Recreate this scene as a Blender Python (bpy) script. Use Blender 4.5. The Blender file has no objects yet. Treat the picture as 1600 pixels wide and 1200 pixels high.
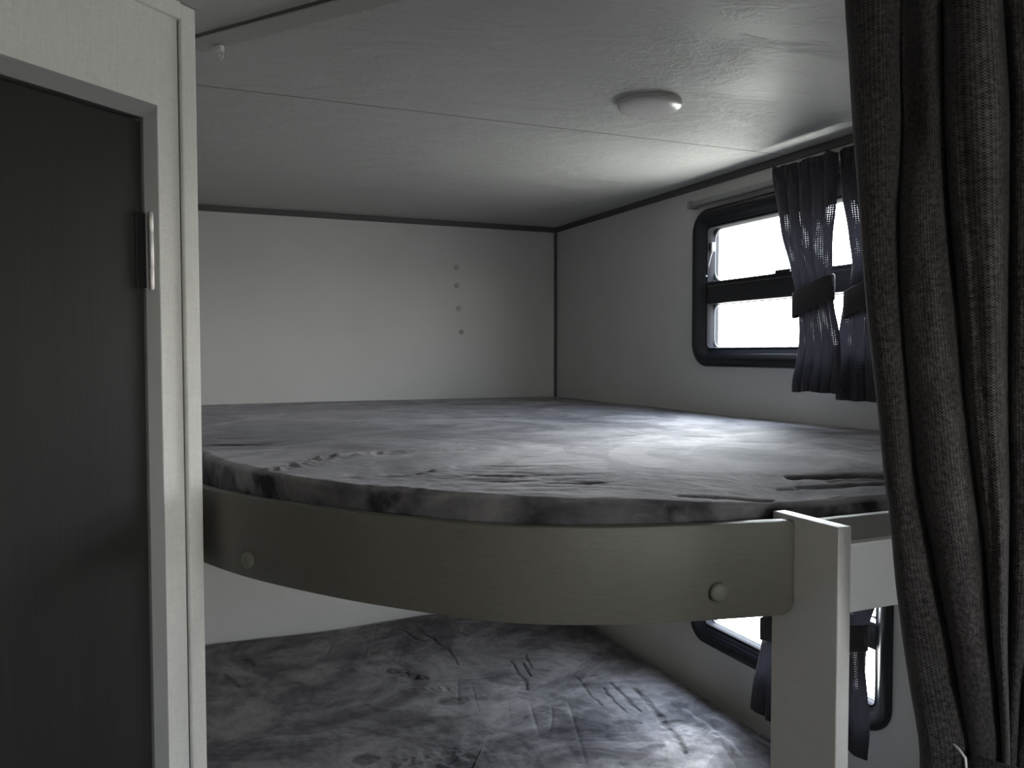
import bpy, bmesh, math
from mathutils import Vector, Matrix, noise
from math import sin, cos, pi

# ------------------------------------------------------------ scene, camera, light
S = bpy.context.scene
COL = S.collection
H = 1.43                                   # eye height above the caravan floor (all z below are given relative to the eye, then lifted)

cam_d = bpy.data.cameras.new('camera'); cam = bpy.data.objects.new('camera', cam_d); COL.objects.link(cam)
yaw, pitch, roll = .4055, -.03856, -.00153
fw = Vector((sin(yaw)*cos(pitch), cos(yaw)*cos(pitch), sin(pitch)))
r0 = Vector((cos(yaw), -sin(yaw), 0)); u0 = r0.cross(fw)
rr = r0*cos(roll)+u0*sin(roll); uu = -r0*sin(roll)+u0*cos(roll)
M = Matrix((( rr.x, uu.x, -fw.x, 0), (rr.y, uu.y, -fw.y, 0), (rr.z, uu.z, -fw.z, H), (0, 0, 0, 1)))
cam.matrix_world = M
cam_d.sensor_fit = 'HORIZONTAL'; cam_d.sensor_width = 36; cam_d.lens = 36*1278.8/1600
cam_d.clip_start = .02
S.camera = cam

SKY = 62.0
w = bpy.data.worlds.new('daylight'); S.world = w; w.use_nodes = True
nt = w.node_tree; nt.nodes.clear()
wo = nt.nodes.new('ShaderNodeOutputWorld'); bg = nt.nodes.new('ShaderNodeBackground')
tc = nt.nodes.new('ShaderNodeTexCoord'); sx = nt.nodes.new('ShaderNodeSeparateXYZ'); cr = nt.nodes.new('ShaderNodeValToRGB')
mp = nt.nodes.new('ShaderNodeMapRange'); mp.inputs[1].default_value = -1; mp.inputs[2].default_value = 1
nt.links.new(tc.outputs['Generated'], sx.inputs[0]); nt.links.new(sx.outputs[2], mp.inputs[0]); nt.links.new(mp.outputs[0], cr.inputs[0])
e = cr.color_ramp.elements
e[0].position = .0; e[0].color = (.27, .266, .25, 1)
e[1].position = 1.; e[1].color = (.50, .60, .78, 1)
for p_, c_ in ((.25, (.26, .256, .243)), (.45, (.20, .20, .192)), (.497, (.25, .24, .228)), (.512, (.41, .39, .365)), (.58, (.46, .455, .45)), (.66, (.50, .53, .58)), (.74, (.55, .60, .68))):
    x = e.new(p_); x.color = (*c_, 1)
# hazy sun glow in the cloud beyond the bunk window
dp = nt.nodes.new('ShaderNodeVectorMath'); dp.operation = 'DOT_PRODUCT'; dp.inputs[1].default_value = (.715, .52, .465)
mxx = nt.nodes.new('ShaderNodeMath'); mxx.operation = 'MAXIMUM'; mxx.inputs[1].default_value = 0
pw = nt.nodes.new('ShaderNodeMath'); pw.operation = 'POWER'; pw.inputs[1].default_value = 38
ml_ = nt.nodes.new('ShaderNodeMix'); ml_.data_type = 'RGBA'; ml_.blend_type = 'ADD'; ml_.clamp_factor = False
nt.links.new(tc.outputs['Generated'], dp.inputs[0]); nt.links.new(dp.outputs['Value'], mxx.inputs[0]); nt.links.new(mxx.outputs[0], pw.inputs[0])
nt.links.new(pw.outputs[0], ml_.inputs[0]); nt.links.new(cr.outputs[0], ml_.inputs[6]); ml_.inputs[7].default_value = (4.3, 4.36, 4.5, 1)
nt.links.new(ml_.outputs[2], bg.inputs[0]); bg.inputs[1].default_value = SKY
nt.links.new(bg.outputs[0], wo.inputs[0])

S.view_settings.view_transform = 'Standard'; S.view_settings.look = 'None'
S.view_settings.exposure = 0.0; S.view_settings.gamma = 1; S.view_settings.use_curve_mapping = False

def portal(loc, rot, sx_, sy_):
    l = bpy.data.lights.new('window_portal', 'AREA'); l.shape = 'RECTANGLE'; l.size = sx_; l.size_y = sy_
    l.cycles.is_portal = True
    o = bpy.data.objects.new('window_portal', l); COL.objects.link(o); o.location = loc; o.rotation_euler = rot
WX = 1.335
portal((WX+.07, 1.517, H+.17), (0, pi/2, 0), .42, .67)
portal((WX+.07, 1.517, H-.572), (0, pi/2, 0), .42, .67)
portal((.51, -1.67, H+.10), (-pi/2, 0, 0), .60, .54)
portal((WX+.07, -.62, H+.08), (0, pi/2, 0), .48, .64)

# ------------------------------------------------------------ materials
def mat(name, color, rough=.6, spec=.5, metal=0, sheen=0, trans=None):
    m = bpy.data.materials.new(name); m.use_nodes = True
    b = m.node_tree.nodes['Principled BSDF']
    b.inputs['Base Color'].default_value = (*color, 1); b.inputs['Roughness'].default_value = rough
    b.inputs['Specular IOR Level'].default_value = spec; b.inputs['Metallic'].default_value = metal
    if sheen: b.inputs['Sheen Weight'].default_value = sheen; b.inputs['Sheen Roughness'].default_value = .5
    return m
def N(m, t, **k):
    n = m.node_tree.nodes.new(t)
    for a, v in k.items(): setattr(n, a, v)
    return n
def lk(m, a, b): m.node_tree.links.new(a, b)
def P(m): return m.node_tree.nodes['Principled BSDF']
def coords(m, scale=(1, 1, 1), src='Object', rot=(0, 0, 0)):
    t = N(m, 'ShaderNodeTexCoord'); g = N(m, 'ShaderNodeMapping'); g.inputs['Scale'].default_value = scale; g.inputs['Rotation'].default_value = rot
    lk(m, t.outputs[src], g.inputs[0]); return g.outputs[0]
def noise_n(m, vec, scale, detail=4, rough=.55, dist=0):
    n = N(m, 'ShaderNodeTexNoise'); n.inputs['Scale'].default_value = scale; n.inputs['Detail'].default_value = detail
    n.inputs['Roughness'].default_value = rough; n.inputs['Distortion'].default_value = dist
    lk(m, vec, n.inputs['Vector']); return n.outputs[0]
def ramp(m, fac, stops):
    r = N(m, 'ShaderNodeValToRGB'); el = r.color_ramp.elements
    el[0].position = stops[0][0]; el[0].color = (*stops[0][1], 1); el[1].position = stops[-1][0]; el[1].color = (*stops[-1][1], 1)
    for p_, c_ in stops[1:-1]: q = el.new(p_); q.color = (*c_, 1)
    lk(m, fac, r.inputs[0]); return r.outputs[0]
def bump(m, height, strength=.3, dist=.001, normal=None):
    b = N(m, 'ShaderNodeBump'); b.inputs['Strength'].default_value = strength; b.inputs['Distance'].default_value = dist
    lk(m, height, b.inputs['Height'])
    if normal is not None: lk(m, normal, b.inputs['Normal'])
    lk(m, b.outputs[0], P(m).inputs['Normal']); return b.outputs[0]
def mixc(m, fac, a, b, mode='MIX'):
    n = N(m, 'ShaderNodeMix', data_type='RGBA', blend_type=mode)
    if isinstance(fac, float): n.inputs[0].default_value = fac
    else: lk(m, fac, n.inputs[0])
    for i, v in ((6, a), (7, b)):
        if isinstance(v, tuple): n.inputs[i].default_value = (*v, 1)
        else: lk(m, v, n.inputs[i])
    return n.outputs[2]
def math_n(m, op, a, b=None, c=None):
    n = N(m, 'ShaderNodeMath', operation=op)
    for i, v in enumerate((a, b, c)):
        if v is None: continue
        if isinstance(v, (int, float)): n.inputs[i].default_value = v
        else: lk(m, v, n.inputs[i])
    return n.outputs[0]

# wall vinyl
m_wall = mat('white_vinyl_wall', (.56, .56, .55), .42, .35)
v = coords(m_wall, (1, 1, 1)); lk(m_wall, ramp(m_wall, noise_n(m_wall, v, 6, 5), [(.3, (.54, .54, .53)), (.7, (.57, .57, .56))]), P(m_wall).inputs[0])
v2 = coords(m_wall, (1, 1, .12)); bump(m_wall, noise_n(m_wall, v2, 500, 2), .25, .0003)
# side wall vinyl, slightly greyer
# linen-look panel (door wall, posts)
def linen(name, base, rough=.5, stretch=(1, 1, .1), amt=.06, bs=.35):
    m = mat(name, base, rough, .35)
    v = coords(m, stretch); n1 = noise_n(m, v, 420, 3)
    v_ = coords(m, (stretch[2]*2, stretch[2]*2, 1)); n2 = noise_n(m, v_, 420, 3)
    s = math_n(m, 'ADD', n1, n2)
    lo = tuple(c*(1-amt) for c in base); hi = tuple(c*(1+amt) for c in base)
    lk(m, ramp(m, math_n(m, 'MULTIPLY', s, .5), [(.35, lo), (.65, hi)]), P(m).inputs[0])
    bump(m, s, bs, .0003); return m
m_panel = linen('pale_linen_panel', (.82, .805, .765), .5)
m_post = linen('white_post_laminate', (.80, .79, .76), .45, amt=.03)
m_rail = linen('grey_oak_rail', (.125, .118, .100), .5, (.1, .1, 1), amt=.10)
m_case = mat('grey_casing', (.33, .33, .32), .5, .4)
m_cap = mat('rail_cap_grey', (.15, .145, .125), .45, .5)
# ceiling with wrinkled leather grain
m_ceil = mat('grained_white_ceiling', (.58, .575, .555), .48, .3)
v = coords(m_ceil, (1, 1, 1))
g1 = noise_n(m_ceil, v, 34, 8, .66, 1.6); g2 = noise_n(m_ceil, v, 190, 5, .65, .8); g3 = noise_n(m_ceil, coords(m_ceil, (.6, 1.4, 1)), 6, 5, .6, .8)
patch = ramp(m_ceil, g3, [(.42, (0, 0, 0)), (.62, (1, 1, 1))])
grain = math_n(m_ceil, 'ADD', math_n(m_ceil, 'MULTIPLY', g1, math_n(m_ceil, 'MULTIPLY_ADD', patch, 1.6, .25)), math_n(m_ceil, 'MULTIPLY', g2, math_n(m_ceil, 'MULTIPLY_ADD', patch, .28, .06)))
bump(m_ceil, grain, .55, .0045)
lk(m_ceil, ramp(m_ceil, g1, [(.3, (.52, .52, .505)), (.7, (.56, .56, .545))]), P(m_ceil).inputs[0])
m_trim = mat('dark_grey_trim', (.075, .073, .073), .45, .4)
m_joint = mat('ceiling_joint', (.12, .12, .117), .95, .0)
m_door = mat('dark_oak_door', (.038, .036, .034), .5, .35)
v = coords(m_door, (1, 1, .035)); n1 = noise_n(m_door, v, 260, 4, .6); n2 = noise_n(m_door, coords(m_door, (1, 1, .1)), 18, 4, .6, .5)
lk(m_door, mixc(m_door, .5, ramp(m_door, n1, [(.3, (.018, .0175, .016)), (.7, (.030, .029, .027))]), ramp(m_door, n2, [(.3, (.019, .0185, .018)), (.7, (.027, .0265, .025))])), P(m_door).inputs[0])
bump(m_door, n1, .3, .0004)
m_metal = mat('satin_steel', (.80, .76, .74), .4, .5, .7)
m_black = mat('glossy_black_plastic', (.010, .011, .015), .28, .40)
m_blackm = mat('black_metal', (.010, .010, .010), .5, .3)
m_seal = mat('pale_grey_seal', (.13, .135, .145), .5, .3)
m_stay = mat('dull_grey_metal', (.16, .16, .165), .5, .3)
m_gasket = mat('matt_black_rubber', (.02, .02, .022), .9, .04)
m_rod = mat('grey_curtain_rail', (.22, .22, .22), .4, .5)
m_track = mat('white_ceiling_track', (.42, .415, .395), .45, .4)
m_plastic = mat('white_plastic', (.72, .71, .69), .28, .5)
m_lens = mat('opal_lens', (.78, .77, .75), .22, .5)
m_clear = mat('clear_plastic_hook', (.7, .7, .68), .15, .8)
m_ply = mat('plywood', (.32, .26, .19), .7, .2)
bump(m_ply, noise_n(m_ply, coords(m_ply, (1, .1, 1)), 90, 3), .3, .0005)
m_bedboard = mat('dark_bed_board', (.14, .135, .125), .55, .3)
bump(m_bedboard, noise_n(m_bedboard, coords(m_bedboard, (.1, 1, 1)), 300, 3), .2, .0003)
m_floor = mat('grey_floor', (.16, .14, .12), .5, .4)
v = coords(m_floor, (1, .08, 1)); lk(m_floor, ramp(m_floor, noise_n(m_floor, v, 60, 4), [(.3, (.13, .115, .10)), (.7, (.2, .18, .155))]), P(m_floor).inputs[0])
m_oak = mat('brown_furniture_wood', (.09, .065, .045), .45, .3)
m_spot = mat('wall_screw_cover', (.40, .39, .375), .5, .4)

# glass: transparent with a fresnel reflection
m_glass = bpy.data.materials.new('window_acrylic'); m_glass.use_nodes = True
t = m_glass.node_tree; t.nodes.clear(); o_ = t.nodes.new('ShaderNodeOutputMaterial')
tr = t.nodes.new('ShaderNodeBsdfTransparent'); gl = t.nodes.new('ShaderNodeBsdfGlossy'); gl.inputs['Roughness'].default_value = .03
fr = t.nodes.new('ShaderNodeMath'); fr.operation = 'MULTIPLY_ADD'; fr.inputs[1].default_value = .25; fr.inputs[2].default_value = .02; lw = t.nodes.new('ShaderNodeLayerWeight'); lw.inputs[0].default_value = .25; t.links.new(lw.outputs['Facing'], fr.inputs[0]); mx = t.nodes.new('ShaderNodeMixShader')
tr.inputs[0].default_value = (.94, .96, .96, 1)
t.links.new(fr.outputs[0], mx.inputs[0]); t.links.new(tr.outputs[0], mx.inputs[1]); t.links.new(gl.outputs[0], mx.inputs[2]); t.links.new(mx.outputs[0], o_.inputs[0])

# plush fleece cover: nap lies in patches, pile catches the light at grazing angles
def plush(name, seed):
    m = mat(name, (.1, .1, .11), .9, .1, sheen=.16)
    P(m).inputs['Sheen Roughness'].default_value = .35
    P(m).inputs['Sheen Tint'].default_value = (.85, .83, .88, 1)
    g = N(m, 'ShaderNodeTexCoord'); mpg = N(m, 'ShaderNodeMapping'); mpg.inputs['Location'].default_value = (seed, seed*.7, 0); lk(m, g.outputs['Object'], mpg.inputs[0]); v = mpg.outputs[0]
    a = noise_n(m, v, 3.2, 5, .62, 1.2); b = noise_n(m, v, 11, 5, .6, 1.8); f = noise_n(m, v, 420, 3, .6)
    mid = noise_n(m, v, 60, 5, .65, .6)
    n = math_n(m, 'ADD', math_n(m, 'MULTIPLY', a, .72), math_n(m, 'MULTIPLY', b, .28))
    col = ramp(m, n, [(.36, (.045, .043, .048)), (.45, (.105, .10, .107)), (.56, (.21, .20, .207)), (.68, (.29, .28, .285))])
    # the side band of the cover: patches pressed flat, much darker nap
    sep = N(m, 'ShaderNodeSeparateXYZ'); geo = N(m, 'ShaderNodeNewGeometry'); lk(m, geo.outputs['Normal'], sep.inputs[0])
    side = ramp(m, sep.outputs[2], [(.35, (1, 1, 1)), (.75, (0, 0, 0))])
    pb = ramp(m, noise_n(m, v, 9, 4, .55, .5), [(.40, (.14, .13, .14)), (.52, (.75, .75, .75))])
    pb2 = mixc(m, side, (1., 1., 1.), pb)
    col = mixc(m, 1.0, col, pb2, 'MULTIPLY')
    col = mixc(m, 1.0, col, ramp(m, mid, [(.35, (.90, .90, .90)), (.65, (1.07, 1.07, 1.07))]), 'MULTIPLY')
    hard = noise_n(m, v, 2.6, 6, .62, .9)
    col = mixc(m, 1.0, col, ramp(m, hard, [(.47, (.74, .74, .76)), (.485, (1.06, 1.06, 1.05))]), 'MULTIPLY')
    an = N(m, 'ShaderNodeAttribute'); an.attribute_name = 'nap_shade'  # brushed pile tone, plus crease shade and a light pool painted in
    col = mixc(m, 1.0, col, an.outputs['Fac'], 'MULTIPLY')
    lk(m, col, P(m).inputs[0])
    h = math_n(m, 'ADD', math_n(m, 'MULTIPLY', f, .25), math_n(m, 'MULTIPLY', mid, .7))
    bump(m, h, .55, .0016)
    return m
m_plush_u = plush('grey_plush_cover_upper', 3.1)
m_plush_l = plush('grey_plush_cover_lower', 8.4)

# woven curtain cloth, from UVs in metres
def weave(name, c0, c1, pitch, holes=False, bs=.6):
    m = mat(name, c0, .9, .12, sheen=.15)
    uv = N(m, 'ShaderNodeUVMap'); sp = N(m, 'ShaderNodeSeparateXYZ'); lk(m, uv.outputs[0], sp.inputs[0])
    k = 2*pi/pitch
    su = math_n(m, 'SINE', math_n(m, 'MULTIPLY', sp.outputs[0], k)); sv = math_n(m, 'SINE', math_n(m, 'MULTIPLY', sp.outputs[1], k))
    chk = math_n(m, 'MULTIPLY', su, sv)
    tw = math_n(m, 'SINE', math_n(m, 'MULTIPLY', math_n(m, 'ADD', sp.outputs[0], math_n(m, 'MULTIPLY', sp.outputs[1], .5)), k))
    h = math_n(m, 'ADD', math_n(m, 'MULTIPLY', chk, .55), math_n(m, 'MULTIPLY', su, .22))
    nz = noise_n(m, uv.outputs[0], 220, 4, .7)
    nl = noise_n(m, uv.outputs[0], 25, 4, .7)
    f = math_n(m, 'MULTIPLY_ADD', h, .38, math_n(m, 'MULTIPLY_ADD', nz, 1.1, -.08))
    f = math_n(m, 'ADD', f, math_n(m, 'MULTIPLY_ADD', nl, .3, -.15))
    lk(m, ramp(m, f, [(.25, c0), (.85, c1)]), P(m).inputs[0])
    bump(m, math_n(m, 'ADD', h, math_n(m, 'MULTIPLY', nz, .8)), bs, pitch*.3)
    if holes:
        out = m.node_tree.nodes['Material Output']; mix = N(m, 'ShaderNodeMixShader'); tp = N(m, 'ShaderNodeBsdfTransparent'); tp.inputs[0].default_value = (.03, .03, .033, 1)
        a = math_n(m, 'ABSOLUTE', math_n(m, 'SINE', math_n(m, 'MULTIPLY', sp.outputs[0], k*.5))); b = math_n(m, 'ABSOLUTE', math_n(m, 'SINE', math_n(m, 'MULTIPLY', sp.outputs[1], k*.5)))
        mu = N(m, 'ShaderNodeMapping'); mu.inputs['Scale'].default_value = (48, 11, 1); lk(m, uv.outputs[0], mu.inputs[0]); pm = noise_n(m, mu.outputs[0], 1, 2, .5); ho = math_n(m, 'GREATER_THAN', math_n(m, 'ADD', math_n(m, 'MULTIPLY', a, b), math_n(m, 'MULTIPLY_ADD', pm, 2.2, -1.30)), .90)
        trl = N(m, 'ShaderNodeBsdfTranslucent'); trl.inputs[0].default_value = (.0015, .0015, .002, 1)
        ms = N(m, 'ShaderNodeAddShader'); lk(m, P(m).outputs[0], ms.inputs[0]); lk(m, trl.outputs[0], ms.inputs[1])
        lk(m, ho, mix.inputs[0]); lk(m, ms.outputs[0], mix.inputs[1]); lk(m, tp.outputs[0], mix.inputs[2]); lk(m, mix.outputs[0], out.inputs[0])
    return m
m_cloth = weave('charcoal_basketweave_cloth', (.014, .0125, .0130), (.155, .140, .138), .0027)
m_wcloth = weave('charcoal_open_weave_cloth', (.014, .013, .017), (.040, .038, .043), .0046, True)
m_band = weave('charcoal_band_cloth', (.018, .017, .020), (.060, .056, .060), .0030)

# ------------------------------------------------------------ helpers
def wloc(o):
    p = Vector((0, 0, 0))
    while o: p += o.location; o = o.parent
    return p
def obj(name, bm, m, parent=None, smooth=False, recalc=True, loc=None):
    if recalc: bmesh.ops.recalc_face_normals(bm, faces=bm.faces)
    base = wloc(parent) if parent else Vector((0, 0, 0))
    if loc is not None: base = base + Vector(loc) - base
    if base.length: bmesh.ops.translate(bm, verts=bm.verts, vec=-base)
    me = bpy.data.meshes.new(name); bm.to_mesh(me); bm.free(); me.materials.append(m)
    if smooth:
        for p in me.polygons: p.use_smooth = True
    o = bpy.data.objects.new(name, me); COL.objects.link(o)
    if parent: o.parent = parent
    if loc is not None: o.location = Vector(loc) - (wloc(parent) if parent else Vector((0, 0, 0)))
    return o
def tag(o, label=None, cat=None, group=None, kind=None):
    if label: o['label'] = label
    if cat: o['category'] = cat
    if group: o['group'] = group
    if kind: o['kind'] = kind
    return o
def empty(name, loc, label, cat, group=None):
    o = bpy.data.objects.new(name, None); COL.objects.link(o); o.location = loc; o.empty_display_size = .05
    return tag(o, label, cat, group)
def struct(name, bm, m, smooth=False, parent=None, label=None):
    o = obj(name, bm, m, parent, smooth)
    if not parent: o['kind'] = 'structure'
    if label: o['label'] = label
    return o
def add_box(bm, x0, x1, y0, y1, z0, z1, bev=0, segs=2):
    r = bmesh.ops.create_cube(bm, size=1); vs = r['verts']
    for v in vs: v.co = Vector(((x0+x1)/2+v.co.x*(x1-x0), (y0+y1)/2+v.co.y*(y1-y0), H+(z0+z1)/2+v.co.z*(z1-z0)))
    if bev:
        es = list({e for v in vs for e in v.link_edges})
        bmesh.ops.bevel(bm, geom=es, offset=bev, segments=segs, affect='EDGES', profile=.5)
    return bm
def box(*a, **k): return add_box(bmesh.new(), *a, **k)
def obox(bm, o, ux, uy, a0, a1, b0, b1, z0, z1, bev=0):       # box along two horizontal axes ux, uy from origin o
    vs = [bm.verts.new((o[0]+ux[0]*a+uy[0]*b, o[1]+ux[1]*a+uy[1]*b, H+z)) for z in (z0, z1) for a, b in ((a0, b0), (a1, b0), (a1, b1), (a0, b1))]
    fs = [(0, 1, 2, 3), (4, 5, 6, 7), (0, 1, 5, 4), (1, 2, 6, 5), (2, 3, 7, 6), (3, 0, 4, 7)]
    F = [bm.faces.new([vs[i] for i in f]) for f in fs]
    if bev: bmesh.ops.bevel(bm, geom=list({e for f in F for e in f.edges}), offset=bev, segments=2, affect='EDGES', profile=.5)
    return bm
def cyl(bm, p, axis, r, h, seg=24, rt=None, bev=0):            # cylinder from p along axis
    axis = Vector(axis).normalized(); rt = r if rt is None else rt
    q = axis.to_track_quat('Z', 'Y').to_matrix().to_4x4(); p = Vector(p)
    r_ = bmesh.ops.create_cone(bm, cap_ends=True, segments=seg, radius1=r, radius2=rt, depth=h, matrix=Matrix.Translation(p+axis*h/2) @ q)
    if bev:
        fs = {f for v in r_['verts'] for f in v.link_faces if len(f.verts) > 4}
        bmesh.ops.bevel(bm, geom=list({e for f in fs for e in f.edges}), offset=bev, segments=2, affect='EDGES', profile=.5)
    return bm
def lathe(bm, c, axis, prof, seg=48):                          # prof: list of (radius, distance along axis)
    axis = Vector(axis).normalized(); q = axis.to_track_quat('Z', 'Y').to_matrix(); c = Vector(c); rings = []
    for r, h in prof:
        if r < 1e-6: rings.append([bm.verts.new(c+axis*h)])
        else: rings.append([bm.verts.new(c + q @ Vector((r*cos(2*pi*i/seg), r*sin(2*pi*i/seg), h))) for i in range(seg)])
    for a, b in zip(rings, rings[1:]):
        for i in range(seg):
            j = (i+1) % seg
            if len(a) == 1 and len(b) == 1: continue
            if len(a) == 1: bm.faces.new((a[0], b[i], b[j]))
            elif len(b) == 1: bm.faces.new((a[i], b[0], a[j]))
            else: bm.faces.new((a[i], a[j], b[j], b[i]))
    return bm
def tube(bm, pts, r, seg=10):
    pts = [Vector(p) for p in pts]; rings = []
    for i, p in enumerate(pts):
        t = (pts[min(i+1, len(pts)-1)]-pts[max(i-1, 0)]).normalized(); q = t.to_track_quat('Z', 'Y').to_matrix()
        rings.append([bm.verts.new(p + q @ Vector((r*cos(2*pi*k/seg), r*sin(2*pi*k/seg), 0))) for k in range(seg)])
    for a, b in zip(rings, rings[1:]):
        for k in range(seg): bm.faces.new((a[k], a[(k+1) % seg], b[(k+1) % seg], b[k]))
    bm.faces.new(rings[0]); bm.faces.new(rings[-1]); return bm
def catmull(pts, n):                                           # resample a plan curve with n points at even arc length
    P_ = [Vector(p) for p in pts]; P_ = [P_[0]*2-P_[1]] + P_ + [P_[-1]*2-P_[-2]]; out = []
    for i in range(1, len(P_)-2):
        for k in range(24):
            t = k/24; a, b, c, d = P_[i-1:i+3]
            out.append(.5*((2*b)+(c-a)*t+(2*a-5*b+4*c-d)*t*t+(3*b-a-3*c+d)*t**3))
    out.append(P_[-2]); L = [0]
    for a, b in zip(out, out[1:]): L.append(L[-1]+(b-a).length)
    res = []; j = 0
    for i in range(n):
        s = L[-1]*i/(n-1)
        while j < len(L)-2 and L[j+1] < s: j += 1
        res.append(out[j].lerp(out[j+1], min(1, (s-L[j])/max(1e-9, L[j+1]-L[j]))))
    return res
def interp(rows, x):
    for a, b in zip(rows, rows[1:]):
        if (a[0] >= x >= b[0]) or (a[0] <= x <= b[0]):
            t = (x-a[0])/(b[0]-a[0]) if b[0] != a[0] else 0
            t = t
            return [p+(q-p)*t for p, q in zip(a[1:], b[1:])]
    near = rows[0] if abs(x-rows[0][0]) < abs(x-rows[-1][0]) else rows[-1]
    return list(near[1:])
def smooth_rows(rows, z):                                      # average of a few neighbouring heights for soft lines
    vals = [interp(rows, z+d) for d in (-.02, -.01, 0, .01, .02)]
    return [sum(c)/5 for c in zip(*vals)]

# ------------------------------------------------------------ the setting
CZ = .454                                                       # ceiling height above the eye
FZ = -H                                                         # floor
YB, YR = 2.70, -1.60                                            # back wall, rear wall behind the viewer
XL = .03                                                        # left wall of the bunk bay
PD = (.753, .657); PN = (.657, -.753)                           # along the door wall, out of the door wall
P0 = (.0462, 1.18)
def pp(a, b=0): return (P0[0]+PD[0]*a+PN[0]*b, P0[1]+PD[1]*a+PN[1]*b)
PLEN = 1.25
PE = pp(-PLEN)                                                  # far end of the door wall
XW = PE[0]

struct('floor', box(XW-.05, WX+.05, YR-.05, YB+.05, FZ-.04, FZ), m_floor)
struct('ceiling', box(XW-.05, WX+.05, YR-.05, YB+.05, CZ, CZ+.04), m_ceil)
struct('wall_back', box(XW-.05, WX+.05, YB, YB+.04, FZ, CZ), m_wall)
struct('wall_left', box(XL-.03, XL, 1.215, YB, FZ, CZ), m_wall)
RWIN = (.22, .80, -.16, .36)
struct('wall_side', box(XW-.04, XW, YR, YB, FZ, CZ), m_oak)

def rrect(y0, y1, z0, z1, r, n=10):
    pts = []
    for cy, cz, a in ((y1-r, z1-r, 0), (y0+r, z1-r, pi/2), (y0+r, z0+r, pi), (y1-r, z0+r, 3*pi/2)):
        for k in range(n+1): t = a+k/n*pi/2; pts.append((cy+r*cos(t), cz+r*sin(t)))
    return pts
WIN = [(1.182, 1.852, -.038, .377), (1.182, 1.852, -.780, -.365)]
SWIN = (-.92, -.32, -.14, .30)
bm = bmesh.new()
def loop_at(bm, pts, x): return [bm.verts.new((x, y, H+z)) for y, z in pts]
def cell(bm, y0, y1, z0, z1, hole):
    for x in (WX, WX+.03):
        outer = loop_at(bm, [(y0, z0), (y1, z0), (y1, z1), (y0, z1)], x); es = []
        for L in ([outer] + ([loop_at(bm, rrect(*hole, .055), x)] if hole else [])):
            for a, b in zip(L, L[1:]+L[:1]): es.append(bm.edges.new((a, b)))
        bmesh.ops.triangle_fill(bm, use_beauty=True, use_dissolve=False, edges=es)
def shrink(wd, d): return (wd[0]+d, wd[1]-d, wd[2]+d, wd[3]-d)
cell(bm, .9, YB, -.2, CZ, shrink(WIN[0], .012)); cell(bm, .9, YB, FZ, -.2, shrink(WIN[1], .012)); cell(bm, YR, .9, FZ, CZ, shrink(SWIN, .012))
struct('wall_right', bm, m_wall)
bm = bmesh.new()
for yy in (YR, YR-.03):
    es = []
    for pts in ([(XW-.05, FZ), (WX+.05, FZ), (WX+.05, CZ), (XW-.05, CZ)], rrect(*shrink(RWIN, .012), .055)):
        L = [bm.verts.new((a, yy, H+b)) for a, b in pts]
        for a, b in zip(L, L[1:]+L[:1]): es.append(bm.edges.new((a, b)))
    bmesh.ops.triangle_fill(bm, use_beauty=True, use_dissolve=False, edges=es)
struct('wall_rear', bm, m_oak)

# partition with the door opening
CAS0, CAS1, TOPO, TOPI = -.0615, -.0762, .3123, .2945
DW = .60
bm = bmesh.new()
obox(bm, P0, PD, PN, CAS0, 0, -.03, 0, FZ, CZ)                               # strip between door and corner
obox(bm, P0, PD, PN, CAS1-DW-.015, CAS0, -.03, 0, TOPO, CZ)                  # above the door
obox(bm, P0, PD, PN, -PLEN, CAS1-DW-.015, -.03, 0, FZ, CZ)
struct('wall_partition', bm, m_panel)
# corner trim, rounded edge, and cove strip along the ceiling
bm = obox(bmesh.new(), P0, PD, PN, -.0245, .0, -.034, .006, FZ, CZ-.001, .0022)
struct('trim_1', bm, m_panel)
bm = obox(bmesh.new(), P0, PD, PN, -PLEN, -.0255, 0, .008, .4312, CZ-.0005, .0015)
struct('trim_2', bm, m_panel)
# thin groove line between trim and panel
bm = obox(bmesh.new(), P0, PD, PN, -.0262, -.0245, -.001, .0005, FZ, .431)
struct('trim_3', bm, m_joint)

# dark corner strips
def ltrim(pts): pass
bm = add_box(bmesh.new(), XL, WX, YB-.006, YB, CZ-.0185, CZ, .0015); struct('trim_4', bm, m_trim)
bm = add_box(bmesh.new(), WX-.006, WX, -1.6, YB, CZ-.0185, CZ, .0015); struct('trim_5', bm, m_trim)
bm = add_box(bmesh.new(), WX-.009, WX, YB-.009, YB, -.75, CZ-.018, .002); struct('trim_6', bm, m_trim)
bm = add_box(bmesh.new(), XL, WX, 1.5018, 1.5034, CZ-.0004, CZ+.001); struct('trim_7', bm, m_joint)

# casing of the door: mitred, face slopes in towards the leaf
door = empty('door_1', (*pp(CAS1-DW/2), 0), 'dark wood-grain door in a grey frame, left edge of the photo', 'door'); door['kind'] = 'structure'
del door['category']
bm = bmesh.new()
def pv(bm, a, b, z): q = pp(a, b); return bm.verts.new((q[0], q[1], H+z))
L0, L1 = CAS1-DW-.015, CAS1-DW
path_o = [(CAS0, FZ), (CAS0, TOPO), (L0, TOPO), (L0, FZ)]; path_i = [(CAS1, FZ), (CAS1, TOPI), (L1, TOPI), (L1, FZ)]
layers = [(path_o, -.03), (path_o, .003), ([(a+(-.003 if k < 2 else .003), z-(.003 if 0 < k < 3 else 0)) for k, (a, z) in enumerate(path_o)], .0045), (path_i, -.006), (path_i, -.03)]
rings = [[pv(bm, a, b, z) for a, z in pth] for pth, b in layers]
for A, B in zip(rings, rings[1:]+rings[:1]):
    for k in range(3): bm.faces.new((A[k], A[k+1], B[k+1], B[k]))
obj('casing', bm, m_case, door)
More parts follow.
